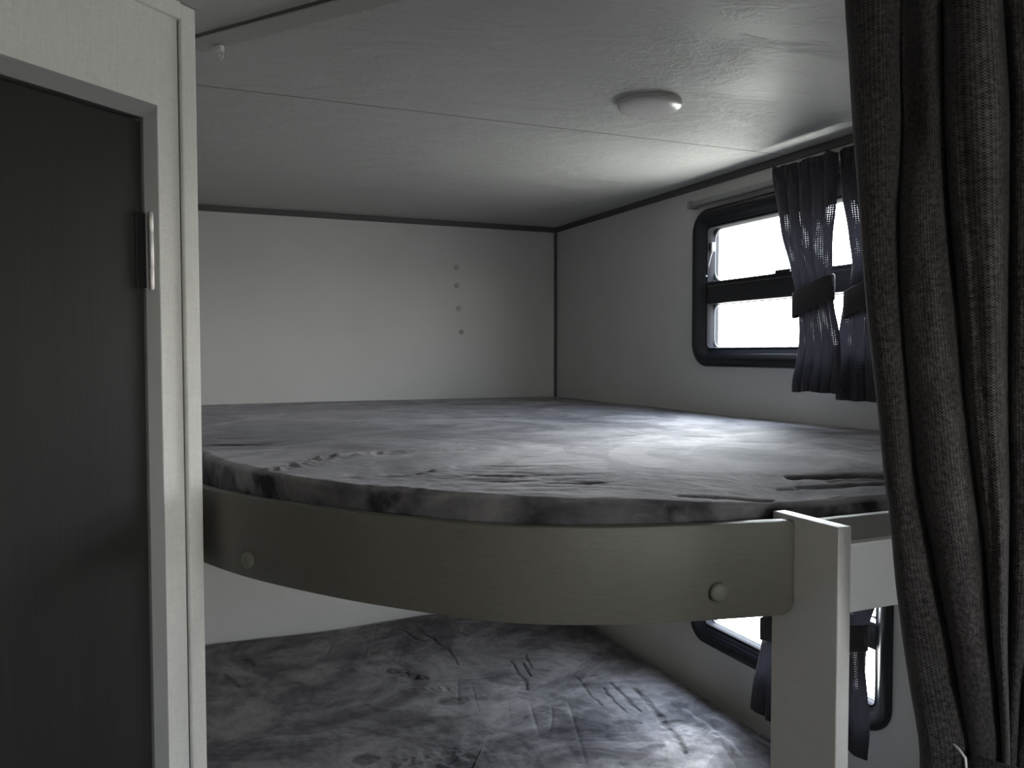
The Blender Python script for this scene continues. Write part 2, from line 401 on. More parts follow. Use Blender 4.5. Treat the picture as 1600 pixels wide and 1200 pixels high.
bm = obox(bmesh.new(), P0, PD, PN, L1+.003, CAS1-.0025, -.028, -.0075, FZ+.01, TOPI-.005, .001)
leaf = obj('door_leaf', bm, m_door, door)
bm = bmesh.new(); hq = pp(-.0738, .0015)
for z0, z1 in ((.0813, .1065), (.1075, .1515), (.1525, .1757)):
    cyl(bm, (hq[0], hq[1], H+z0), (0, 0, 1), .0031, z1-z0, 20, bev=.0006)
cyl(bm, (hq[0], hq[1], H+.0795), (0, 0, 1), .0026, .0975, 16, bev=.0005)
hinge = obj('hinge', bm, m_metal, door, True)
hinge['label'] = 'silver hinge barrel'
bm = obox(bmesh.new(), P0, PD, PN, -.0905, -.0735, -.0076, -.0056, .0813, .1757, .001)
o = obj('hinge_plate', bm, m_blackm, hinge); o['label'] = 'black hinge plate'
bm = bmesh.new(); hq2 = pp(-DW+.0, .02)
cyl(bm, (*pp(L1+.06, -.0075), H-.40), (PN[0], PN[1], 0), .009, .04, 20); obox(bm, pp(L1+.06, .03), PD, PN, -.008, .11, -.006, .006, -.408, -.392, .003)
obj('door_handle', bm, m_metal, leaf)

# ------------------------------------------------------------ windows
def make_window(name, wd, label, split=True):
    y0, y1, z0, z1 = wd
    root = empty(name, (WX, (y0+y1)/2, H+z0), label, 'window'); root['kind'] = 'structure'; del root['category']
    prof = [(0, .002), (0, -.006), (.003, -.011), (.008, -.0135), (.016, -.0135), (.024, -.010), (.030, -.005), (.034, -.003), (.036, .001), (.044, .003), (.0455, .006), (.0455, .041), (.020, .045), (.006, .030), (0.006, .002)]
    bm = bmesh.new(); R0 = .062; rings = []
    for d, x in prof: rings.append(loop_at(bm, rrect(y0+d, y1-d, z0+d, z1-d, max(.012, R0-d)), WX+x))
    for A, B in zip(rings, rings[1:]+rings[:1]):
        for k in range(len(A)): j = (k+1) % len(A); bm.faces.new((A[k], A[j], B[j], B[k]))
    fr = obj('window_frame', bm, m_black, root, True)
    mod = fr.modifiers.new('edge', 'EDGE_SPLIT'); mod.split_angle = math.radians(50)
    bm = bmesh.new(); rings = [loop_at(bm, rrect(y0+d, y1-d, z0+d, z1-d, max(.012, R0-d)), WX+x) for d, x in ((.0445, .0040), (.0475, .0035), (.0495, .0060), (.0515, .040), (.0445, .040))]
    for A, B in zip(rings, rings[1:]+rings[:1]):
        for k in range(len(A)): j = (k+1) % len(A); bm.faces.new((A[k], A[j], B[j], B[k]))
    obj('gasket', bm, m_gasket, root, True)
    zm0, zm1 = z0+.165, z0+.225
    if split:
        bm = add_box(bmesh.new(), WX+.006, WX+.038, y0+.040, y1-.040, zm0, zm1, .004)
        add_box(bm, WX+.003, WX+.010, y0+.040, y1-.040, zm1-.007, zm1-.001, .0015)
        obj('crossbar', bm, m_black, root)
        bm = box(WX+.0018, WX+.005, y0+.05, y1-.05, zm1-.0135, zm1-.0120, bev=.0006)
        o = obj('crossbar_trim', bm, m_seal, root); o['label'] = 'thin pale line on the crossbar'
        zs = [(z0+.050, zm0, .020), (zm1, z1-.050, .030)]
        bm = add_box(bmesh.new(), WX-.001, WX+.008, (y0+y1)/2-.03, (y0+y1)/2+.02, zm1-.004, zm1+.006, .002)
        obj('latch', bm, m_black, root)
    else: zs = [(z0+.050, z1-.050, .03)]
    for i, (a, b, r) in enumerate(zs):
        bm = bmesh.new()
        lo = rrect(y0+.045, y1-.045, a-.004, b+.004, r)
        A = loop_at(bm, lo, WX+.030); B = loop_at(bm, lo, WX+.034); bm.faces.new(A); bm.faces.new(B)
        for k in range(len(A)): j = (k+1) % len(A); bm.faces.new((A[k], A[j], B[j], B[k]))
        obj('pane', bm, m_glass, root)
        bm = bmesh.new()
        o1 = rrect(y0+.0455, y1-.0455, a-.0045, b+.0045, r); i1 = rrect(y0+.052, y1-.052, a+.002, b-.002, r)
        rg = [loop_at(bm, o1, WX+.025), loop_at(bm, i1, WX+.027), loop_at(bm, i1, WX+.0285), loop_at(bm, o1, WX+.0285)]
        for A, B in zip(rg, rg[1:]+rg[:1]):
            for k in range(len(A)): j = (k+1) % len(A); bm.faces.new((A[k], A[j], B[j], B[k]))
        o = obj('seal', bm, m_seal, root, True); o['label'] = 'pale seal strip round the pane'
    if split:
        bm = bmesh.new(); ys = y1-.046
        tube(bm, [(WX+.004, ys, H+zm1+.015), (WX+.012, ys-.004, H+zm1+.06), (WX+.018, ys-.008, H+zm1+.085)], .0016)
        cyl(bm, (WX+.010, ys-.008, H+zm1+.085), (1, 0, 0), .005, .012, 16); cyl(bm, (WX+.000, ys, H+zm1+.015), (1, 0, 0), .003, .008, 12)
        add_box(bm, WX+.010, WX+.024, ys-.014, ys-.006, zm1+.084, zm1+.104, .002)
        o = obj('stay_arm', bm, m_stay, root, True); o['label'] = 'thin metal stay arm'
    return root
make_window('window_1', WIN[0], 'black-framed window above the upper mattress')
make_window('window_2', WIN[1], 'black-framed window below the upper bunk')
make_window('added_window_side', SWIN, 'added unseen black-framed window in the near end of the right wall, for fill daylight', False)  # added out of view to throw daylight on the door wall
w3 = make_window('added_window_rear', RWIN, 'added unseen black-framed window in the rear wall behind the viewer, for fill daylight', False)  # added out of view to light the post edge and front rail
# it is built like the others, facing -X at x = WX, then turned to sit in the rear wall
w3.location = ((RWIN[0]+RWIN[1])/2, YR, H+RWIN[2]); w3.rotation_euler = (0, 0, -pi/2)

# ------------------------------------------------------------ ceiling fittings
c = (.824, 1.283, H+CZ)
lt = empty('ceiling_light', c, 'round white dome ceiling light, switched off', 'ceiling light')
obj('base', lathe(bmesh.new(), c, (0, 0, -1), [(0, 0), (.057, 0), (.0575, .003), (.057, .0050), (.055, .0055), (0, .0055)]), m_plastic, lt, True)
obj('diffuser', lathe(bmesh.new(), c, (0, 0, -1), [(.0560, .005), (.0580, .006), (.0583, .0085), (.0565, .0115), (.051, .0140), (.041, .0160), (.027, .0175), (.013, .0182), (0, .0184)]), m_lens, lt, True)

D = (.6132, -.7899); NR = (.7899, .6132)                       # along / across the ceiling track
tk0 = (NR[0]*.841, NR[1]*.841)                                 # foot point of the track line
ta, tb = -1.005, .62
trk = empty('curtain_track', (tk0[0], tk0[1], H+CZ), 'slim white curtain track fixed diagonally to the ceiling', 'curtain track')
def tkoff(s_): t = max(0, min(1, (s_+.50)/.34)); return .042*t*t*(3-2*t)  # track bent outwards to meet the curtain moved away from the camera
def strip(bm, b0, b1, z0, z1):                                  # swept bar along the slightly bent track
    secs_ = []
    for k in range(61):
        s_ = ta+(tb-ta)*k/60; o_ = tkoff(s_)
        secs_.append([bm.verts.new((tk0[0]+D[0]*s_+NR[0]*(o_+b), tk0[1]+D[1]*s_+NR[1]*(o_+b), H+z)) for b, z in ((b0, z0), (b1, z0), (b1, z1), (b0, z1))])
    for A, B in zip(secs_, secs_[1:]):
        for k in range(4): j = (k+1) % 4; bm.faces.new((A[k], A[j], B[j], B[k]))
    bm.faces.new(secs_[0]); bm.faces.new(secs_[-1]); return bm
obj('track_rail', strip(bmesh.new(), -.020, .020, CZ-.006, CZ), m_track, trk)
bm = strip(bmesh.new(), -.0215, -.0195, CZ-.004, CZ); strip(bm, .0195, .0215, CZ-.004, CZ)
obj('edge_seal', bm, m_joint, trk)
def tkp(s, b=0): return (tk0[0]+D[0]*s+NR[0]*b, tk0[1]+D[1]*s+NR[1]*b)
bm = bmesh.new(); q = tkp(-.965, .012)
obox(bm, q, D, NR, -.004, .014, -.004, .004, CZ-.0165, CZ-.007, .0015)
pts = [(q[0]+D[0]*(.010+.0045*sin(t)), q[1]+D[1]*(.010+.0045*sin(t)), H+CZ-.0225+.0055*cos(t)) for t in [k*2*pi/20 for k in range(0, 19)]]
tube(bm, pts, .0011, 8)
o = obj('glider_hook', bm, m_clear, trk, True); o['label'] = 'clear plastic glider hook at the end of the track'

# ------------------------------------------------------------ small screw covers in a row on the back wall
for i, (x, z) in enumerate(((.949, .295), (.951, .233), (.958, .153), (.967, .071))):
    bm = lathe(bmesh.new(), (x, YB, H+z), (0, -1, 0), [(.0085, 0), (.0085, .0012), (.007, .0022), (0, .0024)], 20)
    if i == 0: cap0 = obj('screw_cover', bm, m_spot, None, True, loc=(x, YB, H+z)); o = cap0
    else:
        bm.free(); o = cap0.copy(); COL.objects.link(o); o.location = (x, YB, H+z)
    tag(o, ['faint round screw cover on the back wall, top of the vertical row', 'faint screw cover on the back wall, second from the top of the row',
            'faint screw cover on the back wall, third from the top of the row', 'faint screw cover on the back wall, lowest of the row'][i], 'screw cover', 'screw covers on the back wall')

# ------------------------------------------------------------ upper bunk frame
RT, RB = -.188, -.295
outer = catmull([(XL+.004, 1.290, 0), (.046, 1.230, 0), (.102, 1.108, 0), (.186, .980, 0), (.262, .889, 0), (.326, .824, 0), (.392, .781, 0), (.472, .750, 0), (.545, .731, 0), (.600, .719, 0), (.647, .709, 0)], 420)
def offset(pts, d):
    out = []
    for i, p in enumerate(pts):
        t = (pts[min(i+1, len(pts)-1)]-pts[max(i-1, 0)]).normalized(); out.append(p+Vector((-t.y, t.x, 0))*d)
    return out
inner = offset(outer, .016)
inner[-1].x = .647
bunk = empty('bunk_bed_frame', (.655, .69, 0), 'upper bunk frame with a curved grey rail and a square white post', 'bunk bed')
bm = bmesh.new(); secs = []
hb = .003; LN = len(outer)
for i, (a, b) in enumerate(zip(outer, inner)):
    n_ = (b-a).normalized(); zb = RB
    rem = (outer[-1]-a).length; rc = .014
    if rem < rc: zb = RB + rc - math.sqrt(max(0, rc*rc-(rc-rem)**2))
    g = [(0, RT-hb), (hb*.3, RT-hb*.3), (hb, RT), (.016-hb, RT), (.016-hb*.3, RT-hb*.3), (.016, RT-hb), (.016, zb+hb), (.016-hb*.3, zb+hb*.3), (.016-hb, zb), (hb, zb), (hb*.3, zb+hb*.3), (0, zb+hb)]
    secs.append([bm.verts.new((a.x+n_.x*o_, a.y+n_.y*o_, H+z)) for o_, z in g])
for A, B in zip(secs, secs[1:]):
    for k in range(12): j = (k+1) % 12; bm.faces.new((A[k], A[j], B[j], B[k]))
bm.faces.new(secs[0]); bm.faces.new(secs[-1])
rail = obj('curved_rail', bm, m_rail, bunk, True)
rail.modifiers.new('edge', 'EDGE_SPLIT').split_angle = math.radians(35)
rail['label'] = 'curved grey front rail'
for (kx, ky, kz) in ((.558, .728, -.263), (.1035, 1.108, -.270)):
    i = min(range(LN), key=lambda i: (outer[i]-Vector((kx, ky, 0))).length); p = outer[i]
    t = (outer[min(i+1, LN-1)]-outer[max(i-1, 0)]).normalized(); n_ = Vector((t.y, -t.x, 0))
    bm = lathe(bmesh.new(), (p.x, p.y, H+kz), n_, [(.0105, -.001), (.0110, .002), (.0106, .0045), (.009, .0062), (.006, .0072), (0, .0076)], 28)
    obj('screw_cap', bm, m_cap, rail, True)
obj('post', box(.648, .6660, .645, .7455, FZ, -.1835, bev=.0014), m_post, bunk)['label'] = 'white square post'
obj('side_rail', box(.6662, WX-.001, .690, .706, RB, -.2165, bev=.0015), m_post, bunk)['label'] = 'pale straight rail to the right of the post'
obj('mattress_board', box(.6662, WX-.002, .7065, .718, RB, -.190, bev=.001), m_bedboard, bunk)['label'] = 'dark upright board behind the side rail'
bm = bmesh.new(); pl = [Vector((XL+.002, YB-.003, 0))] + [p.copy() for p in offset(outer, .0165)[::14]] + [Vector((.66, .7475, 0)), Vector((.668, .7475, 0)), Vector((.668, .7185, 0)), Vector((WX-.002, .7185, 0)), Vector((WX-.002, YB-.003, 0))]
pl[1].x = XL+.003
A = [bm.verts.new((p.x, p.y, H-.290)) for p in pl]; B = [bm.verts.new((p.x, p.y, H-.278)) for p in pl]
bm.faces.new(A); bm.faces.new(B)
for k in range(len(A)): j = (k+1) % len(A); bm.faces.new((A[k], A[j], B[j], B[k]))
obj('bed_base', bm, m_ply, bunk)

# ------------------------------------------------------------ mattresses
def nz(x, y, z=0): return noise.noise(Vector((x, y, z)))
def sstep(a, b, x): t = max(0, min(1, (x-a)/(b-a))); return t*t*(3-2*t)
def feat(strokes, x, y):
    """brushed pile and pressed creases, with painted crease shade and a painted bright pool: each stroke (x0, y0, x1, y1, width, height, nap, roughness)"""
    h, nap_shade = 0., 1.
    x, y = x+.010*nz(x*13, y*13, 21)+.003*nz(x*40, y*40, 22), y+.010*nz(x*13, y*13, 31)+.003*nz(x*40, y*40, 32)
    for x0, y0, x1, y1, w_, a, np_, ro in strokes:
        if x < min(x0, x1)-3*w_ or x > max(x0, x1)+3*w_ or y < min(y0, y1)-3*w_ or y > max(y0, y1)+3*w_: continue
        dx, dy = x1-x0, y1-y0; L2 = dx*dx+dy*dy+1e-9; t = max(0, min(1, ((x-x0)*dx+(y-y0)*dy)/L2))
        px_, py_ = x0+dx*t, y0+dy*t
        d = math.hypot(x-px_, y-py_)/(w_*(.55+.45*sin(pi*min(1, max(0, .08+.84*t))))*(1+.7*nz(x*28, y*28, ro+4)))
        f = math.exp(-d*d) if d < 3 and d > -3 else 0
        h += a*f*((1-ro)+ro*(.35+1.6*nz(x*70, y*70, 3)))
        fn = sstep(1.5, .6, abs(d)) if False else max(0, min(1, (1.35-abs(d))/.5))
        nap_shade *= 1+(np_-1)*fn
    return h, nap_shade
def mattress(name, outline, ctr, ztop, zbot, R, field, m, label, NR_=150, strokes=()):
    base_field = field
    def field(x, y): return base_field(x, y)+feat(strokes, x, y)[0]
    n = len(outline); C_ = Vector((ctr[0], ctr[1], 0)); rows = []
    cum = [0]
    # rim: bottom, side, rounded shoulder
    rim = [(.012, zbot), (.002, zbot+.008), (0, zbot+.02)]
    k_ = 6
    for k in range(1, k_): rim.append((0, zbot+.02+(ztop-R-zbot-.02)*k/k_))
    for k in range(11): a = pi/2*k/10; rim.append((R*(1-cos(a)), ztop-R+R*sin(a)))
    inward = []
    for i, p in enumerate(outline):
        t = (outline[(i+1) % n]-outline[i-1]).normalized(); inward.append(Vector((-t.y, t.x, 0)))
    if sum((C_-p).dot(v_) for p, v_ in zip(outline, inward)) < 0: inward = [-v_ for v_ in inward]
    bm = bmesh.new()
    for d, z in rim:
        row = []
        for i, p in enumerate(outline):
            q = p+inward[i]*d
            rel = (z-zbot)/(ztop-zbot)
            side = .0035*nz(q.x*14, q.y*14, z*10+3)+.0015*nz(q.x*60, q.y*60, z*25)
            q2 = q - inward[i]*side*sstep(.05, .5, rel)
            dz = field(q.x, q.y)*sstep(.45, 1, rel)
            row.append(bm.verts.new((q2.x, q2.y, H+z+dz)))
        rows.append(row)
    inn = [p+inward[i]*R for i, p in enumerate(outline)]
    for k in range(1, NR_):
        s = 1-(k/NR_)**1.0*(1)
        s = (1-k/NR_); s = 1-(1-s)**1.25 if False else s
        s = 1-(k/NR_)**1.35
        row = [bm.verts.new((C_.x+(q.x-C_.x)*s, C_.y+(q.y-C_.y)*s, H+ztop+field(C_.x+(q.x-C_.x)*s, C_.y+(q.y-C_.y)*s))) for q in inn]
        rows.append(row)
    cv = bm.verts.new((C_.x, C_.y, H+ztop+field(C_.x, C_.y)))
    for A, B in zip(rows, rows[1:]):
        for i in range(n): j = (i+1) % n; bm.faces.new((A[i], A[j], B[j], B[i]))
    for i in range(n): bm.faces.new((rows[-1][i], rows[-1][(i+1) % n], cv))
    bm.faces.new(list(reversed(rows[0])))
    o = obj(name, bm, m, None, True, loc=(C_.x, C_.y, H+zbot)); tag(o, label, 'mattress')
    at = o.data.attributes.new('nap_shade', 'FLOAT', 'POINT')
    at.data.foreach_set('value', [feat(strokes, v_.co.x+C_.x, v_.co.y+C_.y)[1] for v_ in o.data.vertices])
    return o

def rlines(x, y, ang, freq, stretch, seed, sharp=2.0):          # ridged noise drawn out along a direction
    ca, sa = cos(ang), sin(ang); u = x*ca+y*sa; v_ = -x*sa+y*ca
    return (1-abs(nz(u*freq/stretch+seed, v_*freq+seed*.37, seed)))**sharp
def field_u(x, y):
    h = .0035*nz(x*3.5, y*3.5, 1.7)+.0007*nz(x*11, y*11, 4.1)
    near = 1-sstep(.95, 1.45, y)
    # tension wrinkles along the front edge (run with the edge)
    rg_ = math.exp(-((x-.43)/.13)**2-((y-.95)/.15)**2)
    h -= .0030*rg_*rlines(x, y, -.42, 42, 5, 3.3, 7)
    rg_ = math.exp(-((x-.60)/.10)**2-((y-.86)/.10)**2)
    h -= .0016*rg_*rlines(x, y, -.75, 60, 3, 8.3, 8)
    rg_ = max(0, 1-((x-.12)**2/.014+(y-1.58)**2/.10))
    h -= .0030*rg_*rlines(x, y, -.15, 22, 5, 5.3, 5)
    m2 = sstep(.1, .4, nz(x*2.3+1, y*4, 7.7)+.1)*near
    h += .0007*m2*nz(x*95, y*60, 2.5)
    h -= .019*sstep(.42, .75, x)*(1-sstep(.74, .90, y))**1.3
    return h
ST_U = [(.76, .842, 1.05, .800, .0075, -.0065, .35, .1), (.74, .803, .92, .790, .005, -.004, .55, .1), (.80, .815, .98, .806, .004, -.003, .6, .1), (.70, .80, .80, .79, .004, -.003, .7, .1),  # sunken folds are also coloured darker: painted crease shade
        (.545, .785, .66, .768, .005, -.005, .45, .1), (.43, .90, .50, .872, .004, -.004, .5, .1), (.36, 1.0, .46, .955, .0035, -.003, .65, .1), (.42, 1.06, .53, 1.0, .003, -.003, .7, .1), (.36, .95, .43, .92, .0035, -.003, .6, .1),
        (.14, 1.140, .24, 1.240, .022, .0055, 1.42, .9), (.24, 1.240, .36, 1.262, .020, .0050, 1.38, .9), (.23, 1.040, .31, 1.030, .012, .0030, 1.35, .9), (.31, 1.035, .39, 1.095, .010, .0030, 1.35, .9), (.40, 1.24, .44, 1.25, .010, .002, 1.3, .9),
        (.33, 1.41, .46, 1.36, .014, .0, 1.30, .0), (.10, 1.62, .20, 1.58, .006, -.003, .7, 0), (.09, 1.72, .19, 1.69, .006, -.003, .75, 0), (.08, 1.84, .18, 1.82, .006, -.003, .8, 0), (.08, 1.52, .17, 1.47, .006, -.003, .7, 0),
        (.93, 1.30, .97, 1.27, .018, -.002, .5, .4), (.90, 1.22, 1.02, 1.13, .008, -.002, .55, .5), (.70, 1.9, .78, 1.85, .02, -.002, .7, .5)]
ml = [(.047, 1.62, 0), (.050, 1.46, 0), (.070, 1.34, 0), (.092, 1.235, 0), (.126, 1.130, 0), (.200, 1.003, 0), (.275, .912, 0), (.336, .848, 0), (.400, .803, 0), (.478, .771, 0), (.548, .7515, 0), (.618, .7485, 0)]
front = catmull(ml, 260)
rest = [Vector((.70, .7485, 0)), Vector((1.29, .7485, 0))]
def seg(a, b, n): return [Vector(a).lerp(Vector(b), k/n) for k in range(n)]
def arc(cx, cy, r, a0, a1, n=8): return [Vector((cx+r*cos(a0+(a1-a0)*k/n), cy+r*sin(a0+(a1-a0)*k/n), 0)) for k in range(n)]
out_u = front + seg((.622, .7485, 0), (1.29, .7485, 0), 150)[0:] + arc(1.29, .7835, .035, -pi/2, 0) + seg((1.325, .7835, 0), (1.325, 2.655, 0), 70) + arc(1.290, 2.655, .035, 0, pi/2) + seg((1.29, 2.69, 0), (.075, 2.69, 0), 60) + arc(.075, 2.655, .03, pi/2, pi) + seg((.047, 2.655, 0), (.047, 1.63, 0), 30)
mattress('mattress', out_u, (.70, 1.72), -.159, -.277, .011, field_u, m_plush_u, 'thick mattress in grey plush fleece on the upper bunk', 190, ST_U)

def field_l(x, y):
    h = .008*nz(x*3, y*3, 11.7)+.0016*nz(x*9, y*9, 14.1)
    rg_ = math.exp(-((x-.55)/.14)**2-((y-1.70)/.07)**2); h += .0050*rg_*nz(x*48, y*48, 1)+.0025*rg_*nz(x*90, y*90, 6)
    rg_ = math.exp(-((x-.96)/.07)**2-((y-1.62)/.05)**2); h -= .0035*rg_*rlines(x, y, -.35, 40, 4, 23.3, 6)
    rg_ = math.exp(-((x-1.24)/.08)**2-((y-1.42)/.10)**2); h += .0022*rg_*nz(x*70, y*40, 9)
    rg_ = math.exp(-((x-1.12)/.09)**2-((y-1.58)/.08)**2); h += .006*rg_
    m1 = sstep(.12, .3, nz(x*2.4+5, y*2.4, 12.2)); h -= .0030*m1*rlines(x, y, 1.25, 14, 5, 13.3, 18)
    return h
ST_L = [(1.155, 1.86, 1.13, 1.70, .009, -.005, .60, .5), (1.13, 1.70, 1.07, 1.50, .011, -.005, .60, .6), (1.115, 1.92, 1.09, 1.73, .005, -.004, .65, .2), (1.08, 1.90, 1.055, 1.74, .004, -.004, .65, .2), (1.05, 2.00, 1.02, 1.80, .004, -.003, .7, .2),
        (.938, 2.188, .891, 1.969, .006, -.004, .65, .3), (.965, 2.16, .94, 2.06, .004, -.004, .6, .1), (1.00, 2.22, .97, 2.12, .004, -.003, .65, .1), (.76, 2.56, .79, 2.38, .004, -.004, .6, .1), (.70, 2.58, .745, 2.44, .004, -.004, .6, .1), (.80, 2.36, .78, 2.22, .0035, -.003, .65, .1),
        (.665, 1.985, .715, 1.975, .024, -.003, .55, .3), (.575, 2.40, .60, 2.39, .022, -.002, .6, .6), (.63, 2.42, .66, 2.41, .018, -.002, .65, .6),
        (.47, 2.31, .60, 2.27, .012, .003, 1.2, .9), (.59, 2.26, .655, 2.15, .018, -.006, .55, .7), (.60, 2.10, .70, 2.05, .016, .003, 1.15, .9), (.76, 1.98, .80, 1.96, .012, .002, 1.2, .9),
        (1.00, 1.70, 1.06, 1.68, .014, -.003, .55, .4), (1.12, 1.66, 1.15, 1.65, .012, -.002, .5, .2), (.98, 1.56, 1.04, 1.55, .013, -.001, .6, .4), (1.08, 1.58, 1.16, 1.52, .06, .003, 1.35, .2),  # the wide bright stroke paints the pool of window light
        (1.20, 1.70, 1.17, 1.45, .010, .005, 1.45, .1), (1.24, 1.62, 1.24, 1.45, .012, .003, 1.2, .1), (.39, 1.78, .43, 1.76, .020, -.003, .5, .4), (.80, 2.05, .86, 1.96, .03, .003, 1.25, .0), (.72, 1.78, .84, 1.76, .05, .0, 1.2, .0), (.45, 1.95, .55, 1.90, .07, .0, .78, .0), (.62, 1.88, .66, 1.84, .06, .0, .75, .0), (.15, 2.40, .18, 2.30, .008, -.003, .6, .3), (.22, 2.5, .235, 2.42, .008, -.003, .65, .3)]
out_l = seg((.10, .80, 0), (1.27, .80, 0), 120) + arc(1.27, .84, .04, -pi/2, 0) + seg((1.310, .84, 0), (1.310, 2.65, 0), 330) + arc(1.27, 2.65, .04, 0, pi/2) + seg((1.27, 2.69, 0), (.08, 2.69, 0), 230) + arc(.08, 2.65, .04, pi/2, pi) + seg((.04, 2.65, 0), (.04, .85, 0), 170)
out_l = [Vector((max(p.x, .065+.0*(p.y)), p.y, 0)) if p.y < 1.3 else p for p in out_l]
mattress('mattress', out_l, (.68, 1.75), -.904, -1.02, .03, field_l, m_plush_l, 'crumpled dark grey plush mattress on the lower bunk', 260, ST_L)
base = empty('lower_bunk_base', (.68, 1.75, 0), 'pale box base under the lower mattress', 'bunk bed')
obj('panel', box(.032, WX-.002, .79, YB-.002, FZ, -1.022, bev=.002), m_post, base)

# ------------------------------------------------------------ cloth builder
def cloth(name, base, du, dn, rows, NU, NV, z0, z1, prof, m, parent, thick=0):
    """rows give left/right edge (and inner crease lines) against height; prof(i_fold, t, z) gives the depth of a fold"""
    bm = bmesh.new(); uvl = bm.loops.layers.uv.new('UVMap'); V = []; UV = {}
    for j in range(NV+1):
        z = z0+(z1-z0)*j/NV; cr_ = smooth_rows(rows, z); nf = len(cr_)-1; row = []; ulen = 0; prev = None
        for i in range(NU+1):
            f = i/NU*nf; k = min(nf-1, int(f)); t = f-k
            s = cr_[k]+(cr_[k+1]-cr_[k])*t; dpt, ds = prof(k, t, z, cr_[k+1]-cr_[k])
            s += ds
            p = Vector((base[0]+du[0]*s+dn[0]*dpt, base[1]+du[1]*s+dn[1]*dpt, H+z)); v_ = bm.verts.new(p)
            if prev is not None: ulen += (p-prev).length
            prev = p; UV[v_] = (i, ulen, z); row.append(v_)
        V.append(row)
    # a common material width per column keeps the weave straight
    mid = [UV[v_][1] for v_ in V[NV//3]]
    for j in range(NV):
        for i in range(NU):
            f = bm.faces.new((V[j][i], V[j][i+1], V[j+1][i+1], V[j+1][i]))
            for lp in f.loops: ii, _, z = UV[lp.vert]; lp[uvl].uv = (mid[ii], z)
    o = obj(name, bm, m, parent, True, recalc=False)
    if thick:
        sm = o.modifiers.new('thickness', 'SOLIDIFY'); sm.thickness = thick; sm.offset = 0
    return o

# ------------------------------------------------------------ big curtain on the track
ck0 = (NR[0]*.883, NR[1]*.883)                                 # curtain plane scaled away from the camera; the track was bent to follow
def ckp(s, b=0): return (ck0[0]+D[0]*s+NR[0]*b, ck0[1]+D[1]*s+NR[1]*b)
big = empty('curtain', (*ckp(.10), H+CZ), 'long heavy charcoal woven curtain gathered and tied back in the foreground', 'curtain')
s_rows = [  # z, crease positions along the track, from image pixels, scaled about the camera
 (0.4400, -0.1134, -0.0651, -0.0252, 0.0189, 0.0525, 0.0893, 0.1260, 0.1628, 0.1995),
 (0.3497, -0.1113, -0.0609, -0.0252, 0.0231, 0.0525, 0.0893, 0.1260, 0.1628, 0.1995),
 (0.2215, -0.1008, -0.0578, -0.0221, 0.0315, 0.0546, 0.0903, 0.1270, 0.1638, 0.1995),
 (0.1270, -0.0935, -0.0578, -0.0147, 0.0336, 0.0567, 0.0924, 0.1281, 0.1638, 0.1995),
 (0.0315, -0.0851, -0.0525, -0.0053, 0.0347, 0.0578, 0.0924, 0.1281, 0.1638, 0.1995),
 (-0.0315, -0.0782, -0.0473, 0.0000, 0.0357, 0.0588, 0.0924, 0.1270, 0.1628, 0.1974),
 (-0.1208, -0.0688, -0.0389, 0.0115, 0.0378, 0.0599, 0.0924, 0.1260, 0.1607, 0.1932),
 (-0.1764, -0.0604, -0.0273, 0.0189, 0.0378, 0.0588, 0.0903, 0.1229, 0.1565, 0.1869),
 (-0.2394, -0.0541, -0.0147, 0.0242, 0.0389, 0.0567, 0.0861, 0.1176, 0.1491, 0.1764),
 (-0.3024, -0.0467, -0.0021, 0.0305, 0.0394, 0.0525, 0.0777, 0.1050, 0.1313, 0.1554),
 (-0.3518, -0.0394, 0.0063, 0.0347, 0.0404, 0.0494, 0.0693, 0.0903, 0.1092, 0.1281),
 (-0.3790, -0.0326, 0.0115, 0.0368, 0.0420, 0.0483, 0.0630, 0.0788, 0.0924, 0.1050),
 (-0.4200, -0.0310, 0.0095, 0.0347, 0.0420, 0.0483, 0.0630, 0.0777, 0.0914, 0.1050),
 (-0.4935, -0.0336, 0.0042, 0.0315, 0.0441, 0.0546, 0.0735, 0.0924, 0.1113, 0.1281),
 (-0.6300, -0.0462, -0.0042, 0.0273, 0.0504, 0.0672, 0.0924, 0.1176, 0.1428, 0.1680),
 (-1.3800, -0.0735, -0.0210, 0.0210, 0.0588, 0.0882, 0.1197, 0.1522, 0.1848, 0.2163)]
depth = [.032, .048, .052, .030, .040, .040, .036, .034]
def big_prof(k, t, z, wdt):
    A = depth[k]*(.75+.25*nz(z*2.2, k*3.7, 1))
    tie = math.exp(-((z+.404)/.073)**2); A *= 1-.55*tie
    sh = sin(pi*t)**.62
    d = -A*sh
    # narrow secondary pleat on some folds, plus slow waver
    if k in (2, 4): d += .0045*math.exp(-((t-.33-.1*sin(z*6+k))/.09)**2)*(1-tie)
    if k == 1 and z > .13: d += .016*math.exp(-((t-.35)/.26)**2)*sstep(.13, .22, z)*(1-sstep(.30, .46, z)*.3)
    d += .0025*nz(k*2.1+t*2.5, z*9, 5)+.0012*nz(t*6+k*4, z*26, 2)
    ds = .10*wdt*sin(pi*t*2)*-.6 + .0022*nz(z*7, k*5.3+t, 8)
    if k == 0: d += .010*(1-t)**3 - .0022*sstep(.10, .13, t) - .0018*sstep(.26, .29, t)
    return d, ds
cur = cloth('cloth', ck0, D, NR, s_rows, 8*26, 260, .440, -1.38, big_prof, m_cloth, big, .0018)
